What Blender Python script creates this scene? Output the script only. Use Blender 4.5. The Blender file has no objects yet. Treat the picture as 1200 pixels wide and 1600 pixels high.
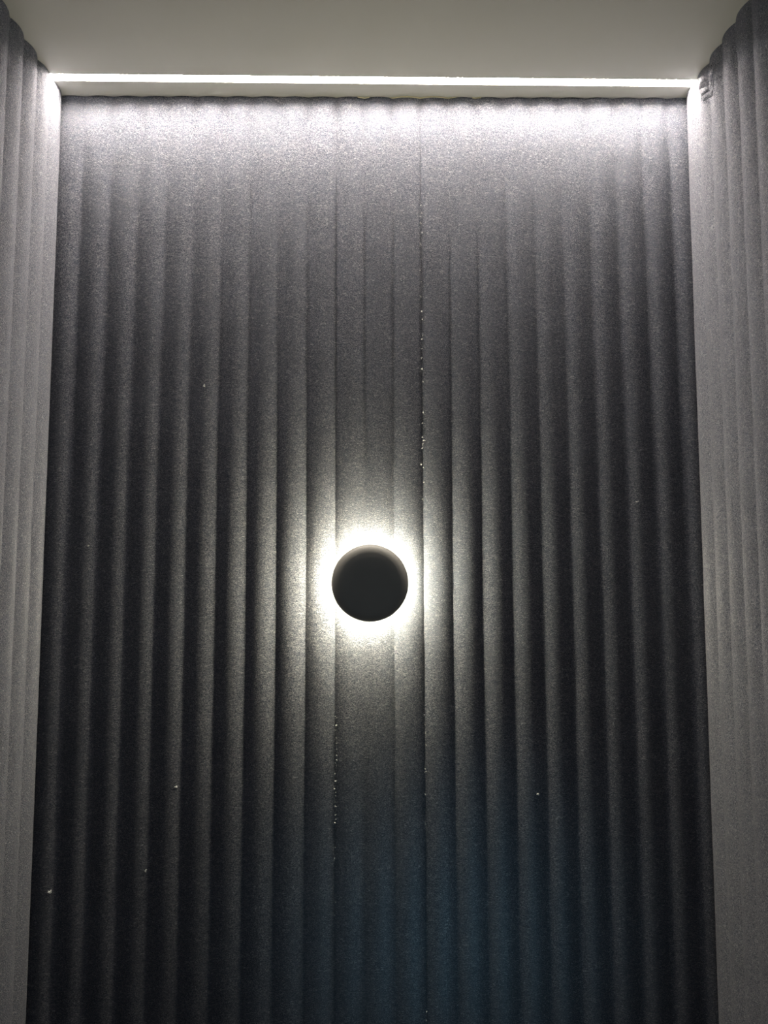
import bpy, bmesh, math, random
from mathutils import Matrix, Vector, noise
random.seed(7)
S = bpy.context.scene
C = S.collection
PI = math.pi
EYE = 1.48                      # camera height above the floor

# ---------------------------------------------------------------- camera
F_PX = 1154.4
PITCH, YAW, ROLL = 0.08817, 0.01039, -0.0030
cp, sp, cy, sy = math.cos(PITCH), math.sin(PITCH), math.cos(YAW), math.sin(YAW)
fw = Vector((sy * cp, cy * cp, sp))
rt = Vector((cy, -sy, 0))
up = rt.cross(fw)
r2 = rt * math.cos(ROLL) + up * math.sin(ROLL)
u2 = up * math.cos(ROLL) - rt * math.sin(ROLL)
cam_data = bpy.data.cameras.new('camera')
cam = bpy.data.objects.new('camera', cam_data)
C.objects.link(cam)
m = Matrix((r2, u2, -fw)).transposed().to_4x4()
m.translation = Vector((0, 0, EYE))
cam.matrix_world = m
cam_data.sensor_fit = 'VERTICAL'
cam_data.sensor_height = 24
cam_data.lens = 24 * F_PX / 1600
cam_data.clip_start = 0.02
S.camera = cam

# ---------------------------------------------------------------- light and exposure
S.view_settings.view_transform = 'Standard'
S.view_settings.look = 'None'
S.view_settings.gamma = 1
S.view_settings.use_curve_mapping = False
S.view_settings.exposure = 0.36

world = bpy.data.worlds.new('world')
S.world = world
world.use_nodes = True
wb = world.node_tree.nodes['Background']
wb.inputs[0].default_value = (0.68, 0.84, 1.0, 1)     # dim room beyond the open front of the booth
wb.inputs[1].default_value = 0.13

LED_STRENGTH = 205.0
LED_COLOR = (1.0, 0.905, 0.79)
LAMP_STRENGTH = 235.0
LAMP_COLOR = (1.0, 0.94, 0.68)

# added cool light with no known source, aimed to tint the low back wall
dl = bpy.data.lights.new('blue_patch_light', 'AREA')
dl.shape = 'RECTANGLE'
dl.size, dl.size_y = 0.2, 0.2
dl.energy = 0.07
dl.color = (0.30, 0.78, 1.0)
dl.spread = math.radians(18)
dlo = bpy.data.objects.new('blue_patch_light', dl)
C.objects.link(dlo)
dlo.location = (0.35, -1.15, 0.75)
dlo.rotation_euler = (Vector((0.12, 1.35, EYE - 0.62)) - Vector(dlo.location)).to_track_quat('-Z', 'Y').to_euler()

# ---------------------------------------------------------------- dimensions
YB = 1.35                       # valleys of the felt on the back wall
XL, XR = -0.6034, 0.5966
ZC = EYE + 0.9215               # ceiling
YF = -0.45                      # open front of the booth
DEPTH = 0.0044                  # relief of the flutes
PITCH_B = 0.0535
SEAM_R = 0.0857
SEAM_L = SEAM_R - 3 * PITCH_B

# ---------------------------------------------------------------- materials
def mat(name):
    mt = bpy.data.materials.new(name)
    mt.use_nodes = True
    nt = mt.node_tree
    return mt, nt, nt.nodes['Principled BSDF']

def N(nt, kind, **kw):
    n = nt.nodes.new(kind)
    for k, v in kw.items():
        setattr(n, k, v)
    return n

def felt_material(name, stretch, bump=0.018, sheen=1.0, sheen_min=0.15, light=(0.92, 0.885, 0.92), dark=(0.078, 0.092, 0.128)):
    mt, nt, b = mat(name)
    L = nt.links.new
    tc = N(nt, 'ShaderNodeTexCoord')
    mp = N(nt, 'ShaderNodeMapping')
    mp.inputs['Scale'].default_value = stretch
    L(tc.outputs['Object'], mp.inputs[0])
    # bend the fibres
    n0 = N(nt, 'ShaderNodeTexNoise'); n0.inputs['Scale'].default_value = 90; n0.inputs['Detail'].default_value = 2
    L(mp.outputs[0], n0.inputs['Vector'])
    n1 = N(nt, 'ShaderNodeTexNoise'); n1.inputs['Scale'].default_value = 330; n1.inputs['Detail'].default_value = 4
    n1.inputs['Roughness'].default_value = 0.65; n1.inputs['Distortion'].default_value = 2.2
    L(mp.outputs[0], n1.inputs['Vector'])
    n2 = N(nt, 'ShaderNodeTexNoise'); n2.inputs['Scale'].default_value = 22; n2.inputs['Detail'].default_value = 3
    L(tc.outputs['Object'], n2.inputs['Vector'])
    n3 = N(nt, 'ShaderNodeTexNoise'); n3.inputs['Scale'].default_value = 900; n3.inputs['Detail'].default_value = 1
    L(tc.outputs['Object'], n3.inputs['Vector'])
    # thin pale hairs: narrow band of a distorted noise
    hair = N(nt, 'ShaderNodeMath', operation='SUBTRACT'); hair.inputs[1].default_value = 0.5
    L(n1.outputs['Fac'], hair.inputs[0])
    ab = N(nt, 'ShaderNodeMath', operation='ABSOLUTE'); L(hair.outputs[0], ab.inputs[0])
    mr = N(nt, 'ShaderNodeMapRange'); mr.inputs['From Min'].default_value = 0.0; mr.inputs['From Max'].default_value = 0.055
    mr.inputs['To Min'].default_value = 1.0; mr.inputs['To Max'].default_value = 0.0; mr.inputs['From Min'].default_value=0.0; mr.inputs['From Max'].default_value=0.03
    L(ab.outputs[0], mr.inputs['Value'])
    mr2 = N(nt, 'ShaderNodeMapRange'); mr2.inputs['From Min'].default_value = 0.52; mr2.inputs['From Max'].default_value = 0.68
    L(n1.outputs['Fac'], mr2.inputs['Value'])
    mr3 = N(nt, 'ShaderNodeMapRange'); mr3.inputs['From Min'].default_value = 0.45; mr3.inputs['From Max'].default_value = 0.7
    L(n3.outputs['Fac'], mr3.inputs['Value'])
    s1 = N(nt, 'ShaderNodeMath', operation='MULTIPLY'); s1.inputs[1].default_value = 0.15; L(mr.outputs[0], s1.inputs[0])
    s2 = N(nt, 'ShaderNodeMath', operation='MULTIPLY_ADD'); s2.inputs[1].default_value = 0.5; L(mr2.outputs[0], s2.inputs[0]); L(s1.outputs[0], s2.inputs[2])
    s3 = N(nt, 'ShaderNodeMath', operation='MULTIPLY_ADD'); s3.inputs[1].default_value = 0.35; L(mr3.outputs[0], s3.inputs[0]); L(s2.outputs[0], s3.inputs[2])
    cl = N(nt, 'ShaderNodeMapRange'); cl.inputs['From Min'].default_value = 0.12; cl.inputs['From Max'].default_value = 0.75; cl.inputs['From Max'].default_value = 1.0
    L(s3.outputs[0], cl.inputs['Value'])
    mx = N(nt, 'ShaderNodeMix', data_type='RGBA')
    mx.inputs[6].default_value = (*dark, 1); mx.inputs[7].default_value = (*light, 1)
    L(cl.outputs[0], mx.inputs[0])
    # slightly uneven dye
    mr4 = N(nt, 'ShaderNodeMapRange'); mr4.inputs['From Min'].default_value = 0.3; mr4.inputs['From Max'].default_value = 0.7
    mr4.inputs['To Min'].default_value = 0.9; mr4.inputs['To Max'].default_value = 1.1
    L(n2.outputs['Fac'], mr4.inputs['Value'])
    vm = N(nt, 'ShaderNodeVectorMath', operation='SCALE'); L(mx.outputs[2], vm.inputs[0]); L(mr4.outputs[0], vm.inputs['Scale'])
    L(vm.outputs[0], b.inputs['Base Color'])
    b.inputs['Roughness'].default_value = 0.95
    b.inputs['Specular IOR Level'].default_value = 0.1
    sw = N(nt, 'ShaderNodeMapRange'); sw.inputs['To Min'].default_value = sheen_min; sw.inputs['To Max'].default_value = sheen
    L(s3.outputs[0], sw.inputs['Value']); L(sw.outputs[0], b.inputs['Sheen Weight'])
    b.inputs['Sheen Roughness'].default_value = 0.45
    b.inputs['Sheen Tint'].default_value = (0.72, 0.71, 0.80, 1)
    bp = N(nt, 'ShaderNodeBump'); bp.inputs["Strength"].default_value = 1.0; bp.inputs["Distance"].default_value = bump
    L(s3.outputs[0], bp.inputs['Height'])
    L(bp.outputs[0], b.inputs['Normal'])
    return mt

M_felt = felt_material('slate felt', (0.45, 1, 1.15))
M_felt_side = felt_material('slate felt side', (1, 0.8, 0.8), 0.0075, 1.0, 0.5)

def plain(name, col, rough=0.5, spec=0.5, metal=0, noise_amt=0.0, scale=40, bump=0):
    mt, nt, b = mat(name)
    b.inputs['Roughness'].default_value = rough
    b.inputs['Specular IOR Level'].default_value = spec
    b.inputs['Metallic'].default_value = metal
    tc = N(nt, 'ShaderNodeTexCoord')
    n = N(nt, 'ShaderNodeTexNoise'); n.inputs['Scale'].default_value = scale; n.inputs['Detail'].default_value = 3
    nt.links.new(tc.outputs['Object'], n.inputs['Vector'])
    mx = N(nt, 'ShaderNodeMix', data_type='RGBA')
    mx.inputs[6].default_value = (*[c * (1 - noise_amt) for c in col], 1)
    mx.inputs[7].default_value = (*[min(1, c * (1 + noise_amt)) for c in col], 1)
    nt.links.new(n.outputs['Fac'], mx.inputs[0])
    nt.links.new(mx.outputs[2], b.inputs['Base Color'])
    if bump:
        bp = N(nt, 'ShaderNodeBump'); bp.inputs['Strength'].default_value = bump; bp.inputs['Distance'].default_value = 0.001
        nt.links.new(n.outputs['Fac'], bp.inputs['Height']); nt.links.new(bp.outputs[0], b.inputs['Normal'])
    return mt

def emit(name, col, strength):
    mt, nt, b = mat(name)
    b.inputs['Base Color'].default_value = (0.8, 0.8, 0.8, 1)
    b.inputs['Emission Color'].default_value = (*col, 1)
    b.inputs['Emission Strength'].default_value = strength
    return mt

M_ceil = plain('white ceiling paint', (0.53, 0.525, 0.49), 0.6, 0.3, 0, 0.015, 6, 0.05)
M_board = plain('wall board', (0.25, 0.25, 0.26), 0.9, 0.2, 0, 0.05)
M_floor = plain('grey carpet', (0.06, 0.06, 0.065), 0.95, 0.1, 0, 0.3, 300, 0.5)
M_black = plain('black satin metal', (0.28, 0.272, 0.245), 0.5, 0.5, 0, 0.05, 60)
M_white = plain('white channel', (0.5, 0.5, 0.49), 0.5, 0.4, 0, 0.01)
M_gap_light = plain('cream gap light', (0.80, 0.74, 0.50), 0.35, 0.5, 0, 0.05, 200)  # cream colour stands in for light leaking along the ceiling edge
M_fluff = plain('pale lint', (0.75, 0.75, 0.72), 0.9, 0.1, 0, 0.05, 500)
M_led = emit('led diffuser', LED_COLOR, LED_STRENGTH)
M_lamp = emit('lamp diffuser', LAMP_COLOR, LAMP_STRENGTH)

# ---------------------------------------------------------------- helpers
def link(name, me, mt=None, parent=None):
    o = bpy.data.objects.new(name, me)
    C.objects.link(o)
    if mt: me.materials.append(mt)
    if parent: o.parent = parent
    return o

def mesh_obj(name, verts, faces, mt, parent=None, smooth=False):
    me = bpy.data.meshes.new(name)
    me.from_pydata(verts, [], faces)
    me.update()
    bm = bmesh.new(); bm.from_mesh(me)
    bmesh.ops.recalc_face_normals(bm, faces=bm.faces)
    bm.to_mesh(me); bm.free()
    if smooth:
        me.polygons.foreach_set('use_smooth', [True] * len(me.polygons))
    return link(name, me, mt, parent)

def box(v, f, x0, x1, y0, y1, z0, z1):
    b = len(v)
    v += [(x, y, z) for z in (z0, z1) for y in (y0, y1) for x in (x0, x1)]
    f += [(b, b+2, b+3, b+1), (b+4, b+5, b+7, b+6), (b, b+1, b+5, b+4), (b+2, b+6, b+7, b+3), (b, b+4, b+6, b+2), (b+1, b+3, b+7, b+5)]

def empty(name, loc):
    o = bpy.data.objects.new(name, None)
    o.empty_display_size = 0.05
    C.objects.link(o)
    o.location = loc
    bpy.context.view_layer.update()
    return o

def structure(o):
    o['kind'] = 'structure'
    return o

# ---------------------------------------------------------------- fluted felt
def relief(t, h=None):
    """height of the felt over one flute, t in 0..1 between two creases"""
    return (h or DEPTH) * (1 - abs(2 * t - 1) ** 2.0)

def fluted(name, P, u0, u1, first, pitch, z0, z1, thick, mt, parent, seed, extra=None, rows=None, h=None, seg=16, ends=(0, 0)):
    """P(u, d, z) -> point; u runs along the wall, d is the distance the felt stands out."""
    us = set()
    k = math.floor((u0 - first) / pitch)
    while first + k * pitch < u1:
        for s in range(seg):
            us.add(round(first + pitch * (k + s / seg), 6))
        us.add(round(first + k * pitch + 0.0006, 6)); us.add(round(first + k * pitch - 0.0006, 6))
        k += 1
    us = sorted([u for u in us if u0 + 0.0008 < u < u1 - 0.0008] + [u0, u1])
    if rows is None:
        n = 110
        rows = [z0 + (z1 - z0) * i / n for i in range(n + 1)]
    nu, nz = len(us), len(rows)
    v, f = [], []
    for z in rows:
        for u in us:
            q = (u - first) / pitch
            t = q - math.floor(q)
            # flutes wander a touch, each crease on its own
            kk = round(q)
            wob = 0.0009 * noise.noise(Vector((kk * 3.7, z * 5.0, seed)))
            edge = min(1, (u - u0) / 0.01, (u1 - u) / 0.01)
            uu = u + wob * max(0, edge) * (abs(2 * (t if t > .5 else 1 - t) - 1))
            d = relief(t, h) + 0.0004 * noise.noise(Vector((u * 9, z * 6, seed + 5)))
            # the cut edge of a sheet is rolled back a little
            if ends[0] and u - u0 < 0.004: d -= 0.0004 * (1 - (u - u0) / 0.004)
            if ends[1] and u1 - u < 0.004: d -= 0.0004 * (1 - (u1 - u) / 0.004)
            if extra: d += extra(u, z)
            v.append(P(uu, d, z))
    for j in range(nz - 1):
        for i in range(nu - 1):
            a = j * nu + i
            f.append((a, a + 1, a + nu + 1, a + nu))
    # back face and rim give the sheet its thickness
    b = len(v)
    for z in (rows[0], rows[-1]):
        v.append(P(u0, -thick, z)); v.append(P(u1, -thick, z))
    f.append((b, b + 2, b + 3, b + 1))
    f.append(tuple([b] + [i for i in range(nu)] + [b + 1]))
    f.append(tuple([b + 2, b + 3] + [(nz - 1) * nu + i for i in range(nu - 1, -1, -1)]))
    f.append(tuple([b + 2] + [j * nu for j in range(nz - 1, -1, -1)] + [b]))
    f.append(tuple([b + 1] + [j * nu + nu - 1 for j in range(nz)] + [b + 3]))
    o = mesh_obj(name, v, f, mt, parent, smooth=True)
    me = o.data
    # creases between flutes, and the rims, stay sharp
    bm = bmesh.new(); bm.from_mesh(me)
    for e in bm.edges:
        if len(e.link_faces) == 2 and e.calc_face_angle(0) > math.radians(20):
            e.smooth = False
    bm.to_mesh(me); bm.free()
    return o

T = 0.008
Z0 = 0.0

# back wall: board behind, three felt sheets on it
v, f = [], []
box(v, f, XL - 0.06, XR + 0.06, YB + T, YB + T + 0.06, 0, ZC + 0.03)
wall_back = structure(mesh_obj('wall_back', v, f, M_board))
PB = lambda u, d, z: (u, YB - d, z)
G = 0.0002
p_left = fluted('felt_panel', PB, XL - 0.004, SEAM_L - G, SEAM_R, PITCH_B, Z0, ZC - 0.0003, T, M_felt, wall_back, 1.0, ends=(0, 1))
p_mid = fluted('felt_panel', PB, SEAM_L + G, SEAM_R - G, SEAM_R, PITCH_B, Z0, ZC - 0.0003, T, M_felt, wall_back, 2.0, ends=(1, 1))
p_right = fluted('felt_panel', PB, SEAM_R + G, XR + 0.004, SEAM_R, PITCH_B * 0.995, Z0, ZC - 0.0003, T, M_felt, wall_back, 3.0, ends=(1, 0))
p_mid['label'] = 'narrow middle felt sheet of three flutes behind the lamp'

# side walls
v, f = [], []
box(v, f, XL - T - 0.06, XL - T, YF, YB + T, 0, ZC + 0.03)
wall_left = structure(mesh_obj('wall_left', v, f, M_board))
PL = lambda u, d, z: (XL + d + 0.0012 * (z - EYE), u, z)
fluted('felt_panel', PL, YF, YB - 0.001, 1.2975, 0.0505, Z0, ZC - 0.0003, T, M_felt_side, wall_left, 4.0, h=0.0066)

# folds pressed into the felt near the ceiling on the right-hand wall
def unproject_right(px, py):
    dirv = (r2 * (px - 600) + u2 * (800 - py)) / F_PX + fw
    t = (XR - 0.004) / dirv.x
    q = Vector((0, 0, EYE)) + dirv * t
    return q.y, q.z
folds_px = [[(1124, 91), (1117, 102), (1114, 110), (1112, 124)],
            [(1106, 121), (1099, 125), (1094, 130)],
            [(1107, 125), (1100, 132), (1092, 138)],
            [(1111, 130), (1106, 139), (1100, 142), (1095, 149)],
            [(1112, 144), (1106, 150), (1101, 152), (1098, 156)],
            [(1124, 115), (1118, 123)],
            [(1112, 99), (1110, 107)]]
folds = [[unproject_right(*p) for p in s] for s in folds_px]
def seg_dist(u, z, a, b):
    ax, ay = a; bx, by = b
    dx, dy = bx - ax, by - ay
    t = max(0, min(1, ((u - ax) * dx + (z - ay) * dy) / (dx * dx + dy * dy)))
    return math.hypot(u - ax - t * dx, z - ay - t * dy), (u - ax) * dy - (z - ay) * dx
FU = [p[0] for s in folds for p in s]; FZ = [p[1] for s in folds for p in s]
def fold_relief(u, z):
    if u < min(FU) - 0.02 or z < min(FZ) - 0.02: return 0
    d = 0
    for s in folds:
        best = min((seg_dist(u, z, s[i], s[i + 1]) for i in range(len(s) - 1)), key=lambda q: q[0])
        r = best[0]
        d -= 0.0045 * math.exp(-(r / 0.0015) ** 2)
        d += 0.0016 * math.exp(-((r - 0.0045) / 0.0025) ** 2)
    return d
rows = []
z = 0.0
while z < min(FZ) - 0.02:
    rows.append(z); z += 0.022
while z < ZC - 0.0003:
    rows.append(z); z += 0.0011
rows.append(ZC - 0.0003)
v, f = [], []
box(v, f, XR + T + 0.006, XR + T + 0.066, YF, YB + T, 0, ZC + 0.03)
wall_right = structure(mesh_obj('wall_right', v, f, M_board))
PR = lambda u, d, z: (XR - d + 0.0058 * (z - EYE), u, z)
fluted('felt_panel', PR, YF, YB - 0.001, 1.2985, 0.0495, Z0, ZC - 0.0003, T, M_felt_side, wall_right, 6.0, h=0.0066, extra=fold_relief, rows=rows, seg=40)

# floor, ceiling (two boards with the light slot between them)
v, f = [], []
box(v, f, XL - 0.07, XR + 0.08, YF, YB + 0.07, -0.04, 0)
structure(mesh_obj('floor', v, f, M_floor))

def led_y(px, py):
    dirv = (r2 * (px - 600) + u2 * (800 - py)) / F_PX + fw
    q = dirv * ((ZC - EYE) / dirv.z)
    return q.x, q.y
(lx0, ly0), (lx1, ly1) = led_y(80, 121.0), led_y(1085, 130.5)
slope = (ly1 - ly0) / (lx1 - lx0)
LY = lambda x: ly0 + slope * (x - lx0)
SLOT = 0.0105                  # half width
XA, XB = XL - 0.06, XR + 0.07
def slab(v, f, ya0, yb0, ya1, yb1, z0, z1, x0=XA, x1=XB):
    b = len(v)
    v += [(x0, ya0, z0), (x1, yb0, z0), (x1, yb1, z0), (x0, ya1, z0), (x0, ya0, z1), (x1, yb0, z1), (x1, yb1, z1), (x0, ya1, z1)]
    f += [(b, b+1, b+2, b+3), (b+4, b+7, b+6, b+5), (b, b+4, b+5, b+1), (b+1, b+5, b+6, b+2), (b+2, b+6, b+7, b+3), (b+3, b+7, b+4, b)]
v, f = [], []
slab(v, f, YF, YF, LY(XA) - SLOT, LY(XB) - SLOT, ZC, ZC + 0.02)
slab(v, f, LY(XA) + SLOT, LY(XB) + SLOT, YB + 0.06, YB + 0.06, ZC, ZC + 0.02)
structure(mesh_obj('ceiling', v, f, M_ceil))

# ---------------------------------------------------------------- LED line
led = empty('strip_light', (0, LY(0), ZC))
led['label'] = 'glowing white line of light recessed across the ceiling above the back wall'
led['category'] = 'ceiling light'
def rel(o, root):
    o.parent = root
    o.matrix_parent_inverse = root.matrix_world.inverted()
    return o
v, f = [], []
g = 0.0003
slab(v, f, LY(XA) - SLOT + g, LY(XB) - SLOT + g, LY(XA) - SLOT + 0.0013, LY(XB) - SLOT + 0.0013, ZC + 0.0002, ZC + 0.016)
slab(v, f, LY(XA) + SLOT - 0.0013, LY(XB) + SLOT - 0.0013, LY(XA) + SLOT - g, LY(XB) + SLOT - g, ZC + 0.0002, ZC + 0.016)
slab(v, f, LY(XA) - SLOT + g, LY(XB) - SLOT + g, LY(XA) + SLOT - g, LY(XB) + SLOT - g, ZC + 0.0162, ZC + 0.0176)
rel(mesh_obj('channel', v, f, M_white), led)
v, f = [], []
slab(v, f, LY(XA) - SLOT + 0.0014, LY(XB) - SLOT + 0.0014, LY(XA) + SLOT - 0.0014, LY(XB) + SLOT - 0.0014, ZC + 0.0068, ZC + 0.0083)
rel(mesh_obj('diffuser', v, f, M_led), led)

# ---------------------------------------------------------------- wall lamp
d = (r2 * (578 - 600) + u2 * (800 - 911)) / F_PX + fw
DISC_Y = 1.300
q = d * (DISC_Y / d.y)
LX, LZ = q.x, EYE + q.z
lamp = empty('wall_lamp', (LX, YB - DEPTH, LZ))
lamp['label'] = 'round black wall lamp with a warm halo on the dark ribbed felt'
lamp['category'] = 'wall lamp'
def lathe(name, prof, mt, root, n=96):
    """prof: list of (radius, distance out from the wall)"""
    v, f = [], []
    for r, h in prof:
        for i in range(n):
            a = 2 * PI * i / n
            v.append((r * math.cos(a), -h, r * math.sin(a)))
    for j in range(len(prof) - 1):
        for i in range(n):
            k = (i + 1) % n
            f.append((j*n+i, j*n+k, (j+1)*n+k, (j+1)*n+i))
    f.append(tuple(range(n))); f.append(tuple(range((len(prof)-1)*n, len(prof)*n)))
    me = bpy.data.meshes.new(name); me.from_pydata(v, [], f); me.update()
    bm = bmesh.new(); bm.from_mesh(me)
    bmesh.ops.recalc_face_normals(bm, faces=bm.faces)
    for e in bm.edges:
        if len(e.link_faces) == 2 and e.calc_face_angle(0) > math.radians(32): e.smooth = False
    bm.to_mesh(me); bm.free()
    me.polygons.foreach_set('use_smooth', [True] * len(me.polygons))
    return link(name, me, mt, root)
R = 0.0678
lathe('mounting_plate', [(0.047, -0.0005), (0.047, 0.006), (0.046, 0.0075)], M_white, lamp)
lathe('diffuser', [(0.043, 0.0076), (0.0445, 0.009), (0.0445, 0.0325), (0.043, 0.034)], M_lamp, lamp)
prof = [(0.052, 0.0342), (R - 0.004, 0.0342), (R - 0.0012, 0.0350), (R, 0.0368), (R, 0.0380)]
for i in range(1, 13):                     # rounded shoulder up to a slightly dished face
    a = PI / 2 * i / 12
    prof.append((R - 0.016 * (1 - math.cos(a)), 0.0380 + 0.0125 * math.sin(a)))
prof += [(0.0470, 0.0507), (0.0440, 0.0508), (0.02, 0.0508), (0.002, 0.0508)]
lathe('cover', prof, M_black, lamp)

# ---------------------------------------------------------------- light along the felt-ceiling gap, put into pale beads
def bead(x0, x1, name, label):
    v, f = [], []
    n = 60; k = 6
    for i in range(n + 1):
        x = x0 + (x1 - x0) * i / n
        qf = (x - SEAM_R) / PITCH_B
        t = qf - math.floor(qf)
        y = YB - relief(t) - 0.0004
        taper = min(1, i / 4, (n - i) / 4)
        rr = (0.0016 + 0.0006 * noise.noise(Vector((x * 60, 0, 0)))) * max(0.15, taper)
        for j in range(k):
            a = 2 * PI * j / k
            v.append((x, y + rr * math.cos(a), ZC - 0.0003 + rr * math.sin(a) * 0.9))
    for i in range(n):
        for j in range(k):
            l = (j + 1) % k
            f.append((i*k+j, i*k+l, (i+1)*k+l, (i+1)*k+j))
    f.append(tuple(range(k))); f.append(tuple(range(n*k, n*k+k)))
    o = mesh_obj(name, v, f, M_gap_light, wall_back, smooth=True)
    return o
def back_xz(px, py, dy=0.0):
    dirv = (r2 * (px - 600) + u2 * (800 - py)) / F_PX + fw
    q = dirv * ((YB - dy) / dirv.y)
    return q.x, EYE + q.z
for a, b_ in ((558, 578), (607, 716), (737, 752)):
    bead(back_xz(a, 155)[0], back_xz(b_, 155)[0], 'gap_light_bead', '')

# ---------------------------------------------------------------- loose fibres and lint
def tuft(v, f, c, n, size, rnd, flat=0.5):
    for _ in range(n):
        ang = rnd.uniform(0, 2 * PI)
        L = size * rnd.uniform(0.5, 1.2)
        p = Vector(c) + Vector((rnd.gauss(0, size * .25), 0, rnd.gauss(0, size * .25)))
        dx, dz = math.cos(ang), math.sin(ang)
        bend = rnd.uniform(-1, 1)
        w = max(size * 0.13, 0.00042)
        b = len(v)
        K = 5
        for i in range(K + 1):
            s = i / K - 0.5
            px = p.x + L * (dx * s - dz * bend * s * s)
            pz = p.z + L * (dz * s + dx * bend * s * s)
            py = p.y - size * 0.25 * (1 - 4 * s * s) * rnd.uniform(.6, 1)
            for q_ in ((0, w), (w, 0), (0, -w), (-w, 0)):
                v.append((px - dz * q_[0], py + q_[1], pz + dx * q_[0]))
        for i in range(K):
            for j in range(4):
                l = (j + 1) % 4
                f.append((b+i*4+j, b+i*4+l, b+i*4+4+l, b+i*4+4+j))
def seam_fuzz(panel, pts, rnd):
    v, f = [], []
    for px, py, s in pts:
        x, z = back_xz(px, py)
        tuft(v, f, (x, YB - 0.0017, z), 2, s, rnd)
    o = mesh_obj('seam_fibre', v, f, M_fluff, panel)
    o['kind'] = 'stuff'
rnd = random.Random(3)
pts = []
y = 322
while y < 780:
    pts.append((658.0 + (y - 322) * 0.006 + rnd.uniform(-1.6, 1.2), y, rnd.uniform(0.0018, 0.0038)))
    y += rnd.uniform(4, 26)
for y in (1120, 1135, 1148, 1165, 1200, 1203, 1240, 1290, 1580, 1592):
    pts.append((664 + (y - 1120) * 0.004 + rnd.uniform(-1, 1), y + rnd.uniform(-5, 5), rnd.uniform(0.0018, 0.0034)))
seam_fuzz(p_right, pts, rnd)
pts = []
y = 1120
while y < 1285:
    pts.append((525.5 - (y - 1120) * 0.014 + rnd.uniform(-1.0, 1.4), y, rnd.uniform(0.0018, 0.0034)))
    y += rnd.uniform(4, 14)
for y in (1324, 1340, 1409, 1430):
    pts.append((523 + rnd.uniform(-1.5, 2), y, 0.0024))
seam_fuzz(p_left, pts, rnd)

def lint(px, py, size, n, label):
    x, z = back_xz(px, py, DEPTH * .6)
    qf = (x - SEAM_R) / PITCH_B
    d_ = relief(qf - math.floor(qf))
    v, f = [], []
    tuft(v, f, (0, 0, 0), n, size, rnd)
    o = mesh_obj('lint_speck', v, f, M_fluff)
    o.location = (x, YB - d_ - 0.0006, z)
    o['label'] = label
    o['category'] = 'lint'
    o['group'] = 'white lint caught on the felt wall'
lint(78.5, 1393, 0.0062, 5, 'largest white lint speck, low on the dark felt beside the left wall')
lint(228, 1360, 0.0036, 4, 'small white lint speck on felt, low, three flutes right of the largest speck')
lint(320, 603, 0.0034, 4, 'white lint speck on the felt high to the left of the lamp')
lint(139, 853, 0.0036, 4, 'tiny white lint speck at lamp height near the left wall')
lint(276, 1228, 0.0036, 4, 'tiny white lint speck below and left of the lamp on dark felt')
lint(840, 1240, 0.0036, 4, 'tiny white lint speck below and right of the lamp on bluish felt')
lint(995, 784, 0.0036, 4, 'tiny white lint speck above and right of the lamp near the right wall')
